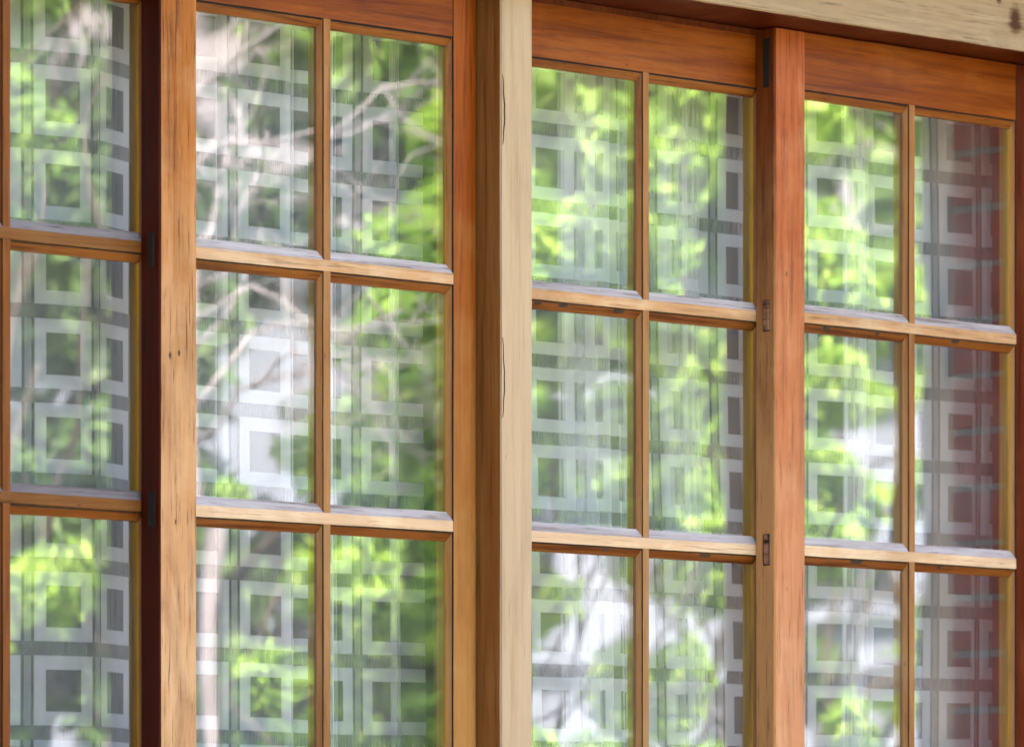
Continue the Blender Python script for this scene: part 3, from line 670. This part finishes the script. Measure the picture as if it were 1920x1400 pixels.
LIME_B = [(8.65,-7.85,1.75,0.2,0.2,0.18), (8.78,-7.87,3.04,0.16,0.16,0.15), (7.96,-6.72,3.42,0.12,0.12,0.11), (7.98,-7.01,4.17,0.15,0.15,0.13), (8.23,-6.89,1.25,0.18,0.18,0.16), (8.4,-7.51,2.0,0.19,0.19,0.17), (8.72,-7.3,2.82,0.21,0.21,0.19), (8.01,-7.06,3.28,0.18,0.18,0.17), (8.57,-7.46,1.37,0.19,0.19,0.17), (8.67,-7.7,2.77,0.22,0.22,0.19), (7.99,-7.26,2.29,0.14,0.14,0.13), (9.52,-7.57,3.66,0.15,0.15,0.13), (7.86,-7.19,3.48,0.19,0.19,0.17), (8.73,-7.14,3.35,0.13,0.13,0.12), (8.47,-7.57,4.05,0.18,0.18,0.17), (8.58,-7.18,4.31,0.12,0.12,0.11), (8.0,-7.22,3.72,0.14,0.14,0.13), (9.49,-7.84,3.79,0.22,0.22,0.2), (8.98,-7.27,3.01,0.17,0.17,0.16), (8.57,-7.09,4.09,0.15,0.15,0.13), (8.7,-7.39,1.86,0.15,0.15,0.13), (8.06,-6.75,2.69,0.09,0.09,0.08), (8.11,-6.67,2.17,0.1,0.1,0.09), (8.61,-6.86,2.24,0.08,0.08,0.07), (8.39,-7.05,2.94,0.09,0.09,0.08), (8.82,-7.0,3.3,0.08,0.08,0.07), (8.85,-7.14,2.87,0.08,0.08,0.07), (8.36,-6.71,3.34,0.09,0.09,0.08), (8.31,-6.75,3.1,0.08,0.08,0.07)]
MID_A = [(13.79,-12.14,5.98,0.29,0.29,0.26), (12.27,-12.1,4.91,0.52,0.52,0.47), (13.78,-12.27,4.7,0.29,0.29,0.27), (12.76,-12.1,4.33,0.43,0.43,0.38), (13.38,-11.43,5.07,0.49,0.49,0.44), (13.43,-13.15,6.06,0.52,0.52,0.47), (11.27,-11.75,1.93,0.36,0.36,0.33), (12.37,-13.06,2.95,0.29,0.29,0.26), (11.49,-11.56,3.91,0.41,0.41,0.37), (14.63,-11.75,5.53,0.29,0.29,0.26), (11.06,-11.85,5.68,0.29,0.29,0.26), (11.1,-11.65,1.05,0.47,0.47,0.42), (13.15,-12.18,4.94,0.42,0.42,0.38), (13.08,-12.1,5.58,0.49,0.49,0.44), (10.89,-11.67,5.2,0.44,0.44,0.4), (13.41,-11.14,5.97,0.47,0.47,0.42), (13.06,-11.0,4.05,0.36,0.36,0.33), (11.19,-11.92,3.55,0.36,0.36,0.32), (11.38,-11.52,1.48,0.42,0.42,0.38), (13.65,-10.75,4.99,0.3,0.3,0.27), (13.11,-10.4,4.49,0.33,0.33,0.3), (12.08,-10.69,5.92,0.27,0.27,0.24), (13.37,-11.67,2.57,0.2,0.2,0.18), (12.82,-10.88,2.26,0.13,0.13,0.12), (12.54,-10.16,2.65,0.2,0.2,0.18), (12.63,-11.37,3.32,0.17,0.17,0.15), (12.54,-12.44,3.41,0.15,0.15,0.14), (12.36,-10.41,3.39,0.19,0.19,0.17), (13.26,-11.58,3.55,0.13,0.13,0.12), (12.73,-12.12,3.41,0.22,0.22,0.2), (12.55,-11.74,2.21,0.17,0.17,0.15), (12.15,-12.96,2.29,0.29,0.29,0.26), (11.43,-11.42,3.58,0.24,0.24,0.22), (11.61,-12.47,4.15,0.24,0.24,0.22), (11.13,-12.13,2.81,0.24,0.24,0.22), (11.83,-11.91,3.24,0.24,0.24,0.22), (11.12,-11.32,4.05,0.3,0.3,0.27), (12.22,-12.38,2.49,0.21,0.21,0.19), (10.97,-11.54,2.99,0.2,0.2,0.18), (11.85,-12.67,2.25,0.23,0.23,0.21), (11.71,-11.67,2.25,0.24,0.24,0.22), (12.04,-12.46,2.64,0.22,0.22,0.2), (12.47,-12.58,2.47,0.21,0.21,0.19), (12.02,-12.96,3.61,0.28,0.28,0.25), (11.32,-11.94,2.29,0.26,0.26,0.23)]
DARK_A = [(10.31,-12.07,3.95,0.19,0.19,0.17), (10.59,-12.49,3.65,0.15,0.15,0.14), (11.12,-12.67,4.18,0.18,0.18,0.16), (10.34,-12.04,3.24,0.13,0.13,0.12), (11.36,-12.44,4.14,0.13,0.13,0.12), (10.9,-12.9,3.42,0.13,0.13,0.12), (10.13,-13.72,5.76,0.31,0.31,0.28), (11.16,-15.89,4.46,0.47,0.47,0.42), (11.6,-12.86,5.21,0.35,0.35,0.32), (13.24,-13.8,2.05,0.44,0.44,0.4), (11.31,-15.4,4.95,0.4,0.4,0.36), (11.01,-12.96,2.83,0.34,0.34,0.31), (12.29,-15.08,6.26,0.48,0.48,0.43), (11.79,-14.13,4.93,0.45,0.45,0.41), (10.54,-13.34,3.2,0.32,0.32,0.29), (10.04,-13.27,2.09,0.23,0.23,0.21), (11.1,-15.12,4.34,0.29,0.29,0.26), (11.16,-15.71,6.35,0.3,0.3,0.27), (12.53,-14.19,1.67,0.48,0.48,0.43), (13.73,-14.14,6.73,0.32,0.32,0.29), (11.07,-12.96,2.07,0.29,0.29,0.26), (11.48,-11.83,4.54,0.22,0.22,0.2), (10.28,-14.24,2.26,0.31,0.31,0.28), (9.94,-14.18,1.22,0.32,0.32,0.29), (11.9,-13.61,5.71,0.24,0.24,0.22), (10.99,-14.71,1.12,0.27,0.27,0.24), (9.79,-14.33,5.01,0.28,0.28,0.25), (9.89,-13.45,1.8,0.25,0.25,0.23), (12.28,-12.8,3.44,0.46,0.46,0.42), (11.03,-12.69,6.05,0.43,0.43,0.38), (11.79,-12.12,2.85,0.24,0.24,0.21), (13.54,-14.11,5.55,0.25,0.25,0.22), (11.05,-16.05,1.78,0.27,0.27,0.25), (10.38,-12.88,3.54,0.23,0.23,0.2), (12.12,-15.75,5.49,0.37,0.37,0.33), (10.79,-14.98,3.86,0.32,0.32,0.29), (12.0,-12.63,2.65,0.23,0.23,0.21), (12.28,-15.1,1.58,0.32,0.32,0.29), (12.48,-13.83,1.27,0.27,0.27,0.24), (12.71,-14.5,2.53,0.4,0.4,0.36), (11.28,-14.77,1.49,0.34,0.34,0.3), (12.43,-12.64,1.65,0.33,0.33,0.29), (10.8,-15.72,5.63,0.37,0.37,0.34), (12.87,-13.2,1.17,0.46,0.46,0.41), (11.68,-12.89,5.61,0.28,0.28,0.26), (10.06,-13.51,3.57,0.26,0.26,0.23), (9.47,-13.92,4.62,0.25,0.25,0.22), (10.87,-13.84,2.8,0.43,0.43,0.39), (12.11,-15.32,4.36,0.25,0.25,0.23), (11.21,-16.12,3.17,0.31,0.31,0.28), (10.61,-12.88,1.2,0.3,0.3,0.27), (10.34,-15.11,2.55,0.24,0.24,0.22), (11.83,-13.18,2.1,0.3,0.3,0.27), (11.47,-12.04,5.58,0.39,0.39,0.35), (10.38,-14.31,5.32,0.24,0.24,0.21), (10.55,-13.6,1.18,0.27,0.27,0.24), (10.5,-14.39,3.11,0.31,0.31,0.28), (10.32,-12.98,2.15,0.25,0.25,0.23), (11.14,-14.28,1.85,0.28,0.28,0.25), (11.21,-11.89,4.74,0.31,0.31,0.28), (11.3,-14.69,4.72,0.3,0.3,0.27), (11.29,-13.57,4.17,0.3,0.3,0.27), (12.77,-15.06,3.55,0.3,0.3,0.27), (12.46,-12.81,4.37,0.29,0.29,0.26), (12.69,-14.14,4.74,0.37,0.37,0.33), (12.74,-14.3,3.12,0.3,0.3,0.27), (9.89,-11.91,3.02,0.25,0.25,0.23), (10.32,-12.51,3.94,0.26,0.26,0.23), (9.9,-13.11,4.97,0.19,0.19,0.17), (9.69,-12.35,3.31,0.2,0.2,0.18), (9.73,-12.47,4.2,0.22,0.22,0.2), (10.37,-12.41,3.16,0.26,0.26,0.23), (10.43,-12.36,3.2,0.19,0.19,0.17), (10.27,-12.21,2.43,0.22,0.22,0.2), (9.32,-12.25,2.64,0.22,0.22,0.2), (9.03,-12.12,2.55,0.25,0.25,0.23), (9.74,-11.85,3.97,0.18,0.18,0.16), (10.03,-12.24,2.53,0.18,0.18,0.16), (9.78,-13.05,3.05,0.2,0.2,0.18), (9.87,-11.75,3.67,0.25,0.25,0.23), (9.15,-12.24,3.36,0.17,0.17,0.15), (9.22,-11.83,3.31,0.18,0.18,0.16), (10.38,-12.49,4.37,0.26,0.26,0.23), (9.79,-12.54,3.86,0.22,0.22,0.2), (10.23,-12.73,3.57,0.23,0.23,0.21), (9.48,-11.99,3.89,0.23,0.23,0.21), (9.64,-12.49,2.18,0.22,0.22,0.2), (8.93,-12.07,3.91,0.21,0.21,0.19), (9.94,-12.36,3.3,0.18,0.18,0.16), (9.91,-12.55,3.16,0.2,0.2,0.18), (10.07,-12.33,5.28,0.18,0.18,0.16), (10.15,-12.08,4.52,0.21,0.21,0.19), (9.48,-12.27,4.12,0.2,0.2,0.18), (10.07,-12.54,4.4,0.21,0.21,0.19), (9.22,-12.4,3.47,0.23,0.23,0.21), (9.24,-12.13,2.72,0.19,0.19,0.17), (9.51,-12.14,3.06,0.18,0.18,0.16), (9.96,-12.82,2.67,0.21,0.21,0.19), (9.87,-12.97,4.3,0.23,0.23,0.21), (9.73,-12.36,4.6,0.18,0.18,0.16), (9.21,-11.87,2.36,0.21,0.21,0.19), (9.11,-12.1,3.52,0.18,0.18,0.16), (9.45,-11.93,2.74,0.21,0.21,0.19), (9.41,-12.02,3.25,0.21,0.21,0.19), (9.32,-11.92,2.66,0.22,0.22,0.2), (9.57,-11.44,2.33,0.2,0.2,0.18), (9.07,-11.86,2.67,0.22,0.22,0.2), (9.17,-11.33,2.99,0.21,0.21,0.19), (9.39,-11.47,3.4,0.21,0.21,0.19), (9.49,-11.78,2.86,0.21,0.21,0.19), (9.11,-12.07,4.65,0.19,0.19,0.17), (8.82,-11.5,3.08,0.2,0.2,0.18), (9.02,-11.42,4.39,0.17,0.17,0.15), (8.87,-11.44,4.5,0.17,0.17,0.15), (9.32,-11.78,4.0,0.2,0.2,0.18), (9.07,-11.76,2.47,0.16,0.16,0.14)]
LOW = [(5.3,-7.08,1.66,0.12,0.12,0.11), (4.99,-6.58,1.4,0.08,0.08,0.07), (4.82,-6.16,1.79,0.12,0.12,0.11), (4.92,-6.83,2.37,0.11,0.11,0.1), (4.93,-7.41,2.43,0.09,0.09,0.08), (4.74,-6.27,2.47,0.12,0.12,0.11), (5.24,-7.02,2.56,0.08,0.08,0.07), (5.01,-7.25,2.43,0.14,0.14,0.12), (4.9,-7.03,1.34,0.11,0.11,0.1), (5.03,-6.37,1.44,0.09,0.09,0.08), (4.91,-7.02,1.86,0.07,0.07,0.07), (4.78,-6.82,2.28,0.12,0.12,0.11), (4.44,-6.44,2.02,0.11,0.11,0.1), (5.06,-7.33,1.64,0.13,0.13,0.12), (5.4,-6.99,1.49,0.08,0.08,0.07), (4.98,-7.36,2.25,0.11,0.11,0.1)]
UPL = [(5.64,-7.58,3.85,0.15,0.15,0.13), (5.72,-8.91,4.16,0.16,0.16,0.14), (6.04,-8.71,4.05,0.14,0.14,0.13), (6.15,-8.26,4.42,0.16,0.16,0.14), (5.24,-8.0,4.14,0.17,0.17,0.16), (6.02,-8.74,4.82,0.18,0.18,0.17), (5.63,-7.87,4.55,0.16,0.16,0.15), (6.47,-8.78,4.18,0.19,0.19,0.17), (5.17,-8.17,4.36,0.16,0.16,0.14), (5.26,-7.27,4.63,0.17,0.17,0.15), (5.14,-7.7,4.28,0.14,0.14,0.12), (5.78,-8.59,3.78,0.19,0.19,0.17), (5.46,-7.37,4.5,0.11,0.11,0.1), (5.6,-8.04,3.77,0.13,0.13,0.12)]

tree('maple_tree', 'nearer bright lime-leaved maple standing on the lawn opposite the centre post', (6.64, -6.55, 0), 2.6, LIME_A, M['lime'], M['bark'], .06, 36000, .05, 3, aspect=.6, droop=.8, shell=.1)
tree('maple_tree', 'farther lime-leaved maple, right of the nearer one and behind it', (8.68, -7.34, 0), 3.0, LIME_B, M['lime'], M['bark'], .065, 24000, .06, 5, aspect=.6, droop=.7, shell=.1)
tree('garden_tree', 'mid green bushy tree beyond the two maples', (12.44, -11.36, 0), 4.2, MID_A, M['mid'], M['bark'], .11, 42000, .12, 8, shell=.1)
tree('evergreen_tree', 'dark evergreen tree rising behind the bare twigs', (11.27, -13.94, 0), 5.2, DARK_A, M['dark'], M['bark'], .12, 42000, .16, 11, shell=.1)
tree('shrub', 'yellow green shrub low at the left of the garden', (4.94, -6.83, 0), 1.6, LOW, M['lime'], M['bark'], .06, 2600, .03, 14, cat='shrub', aspect=.5, shell=.1)
tree('garden_tree', 'green overhanging tree at the upper left of the garden', (5.79, -8.1, 0), 4.6, UPL, M['mid'], M['bark'], .08, 5200, .07, 15, shell=.1)
tree('grey_leaved_tree', 'grey green tree far behind beside the white house', (13.2, -17.5, 0), 8, blobs((13.2, -17.5, 6.6), 1.6, 22, 13), M['grey_leaf'], M['twig'], .12, 9000, .14, 13)
tree('dark_trunked_tree', 'tree with dark leaning trunk close to the brick pier', (5.62, -4.02, 0), 9.4, blobs((5.3, -4.3, 5.9), 1.0, 18, 16), M['dark'], M['bark_dark'], .08, 7000, .06, 16, lean=(-.13, -.13))
tree('shade_bush', 'unseen dense dark bush added left of the window to shade the left sash', (-3.95, -1.45, 0), 3.0, [(-3.95, -1.45, 1.9, .95, .9, 2.0)] + blobs((-3.95, -1.45, 2.2), .75, 10, 77, (.35, .5), 1.8), M['dark'], M['bark'], .10, 18000, .05, 77, cat='bush', shell=.5)  # unseen bush added to block light from the left
# pale bare-stemmed tree whose twigs show at the upper left
tw = empty('bare_tree', (4.255, -5.405, 0), 'leafless tree with pale tangled stems at the left of the garden', 'tree')
mb = MB(); rg = np.random.default_rng(21); tips = []
mb.tube([(4.255, -5.405, -.1), (4.26, -5.40, 1.0), (4.255, -5.405, 2.0), (4.255, -5.403, 3.0), (4.255, -5.405, 3.9)], [.04, .028, .022, .018, .010], 8)
for i in range(12):
    z = 2.75 + .85 * i / 11; q = rg.uniform(.5, 1.0) * (-.5 if i == 2 else 1); w = rg.normal() * .3; up = rg.uniform(.25, 1.0)
    d = (q * .707 - w * .707, q * .707 + w * .707, up)
    limb(mb, (4.255, -5.405, z), d, rg.uniform(.5, .8), .0085, 3, rg, tips, .6, (2, 4), 6)
mb.build('branches', M['twig'], tw, smooth=True, fix=False)
# white neighbour house
hs = empty('neighbour_house', (19, -20.2, 0), 'white rendered two storey neighbour house showing through the gap in the trees', 'house')
h = MB(); h.box(11.5, 28, -29, -20.2, 0, 5.7); h.build('wall', M['render'], hs)
h = MB(); h.add([(11, -19.7, 5.7), (28.5, -19.7, 5.7), (28.5, -29.5, 5.7), (11, -29.5, 5.7), (11, -24.6, 8.4), (28.5, -24.6, 8.4)],
                [(0, 1, 5, 4), (2, 3, 4, 5), (0, 4, 3), (1, 2, 5), (0, 3, 2, 1)]); h.build('roof', M['roof'], hs)
for x in (12.6, 15.2, 19.6, 22.4, 25.2):
    for z in (.9, 3.5):
        w_ = MB(); w_.box(x, x + 1.1, -20.24, -20.17, z, z + 1.3); f_ = w_.build('window', M['dark_glass'], hs)
        w_ = MB(); w_.box(x - .06, x + 1.16, -20.20, -20.10, z - .08, z - .01); w_.build('sill', M['render'], f_)
w_ = MB(); w_.box(11.5, 28, -20.2, -20.16, 3.02, 3.14); w_.build('string_course', M['dark_glass'], hs)
# hedge and far wood
V, Fc = leaves([(x, -48 + 3 * math.sin(x), 6 + 1.6 * math.sin(x * .9), 3.2, 3, 5.5) for x in np.arange(-35, 75, 3.2)], .3, 26000, seed=41)
wd = bpy.data.objects.new('woodland', None); wd.location = (0, 0, 0)
wl = leaf_mesh('woodland', V, Fc, M['dark'], wd); wl.parent = None; bpy.data.objects.remove(wd)
tag(wl, 'dark far-off wood behind the neighbour house', 'woodland', kind='stuff')
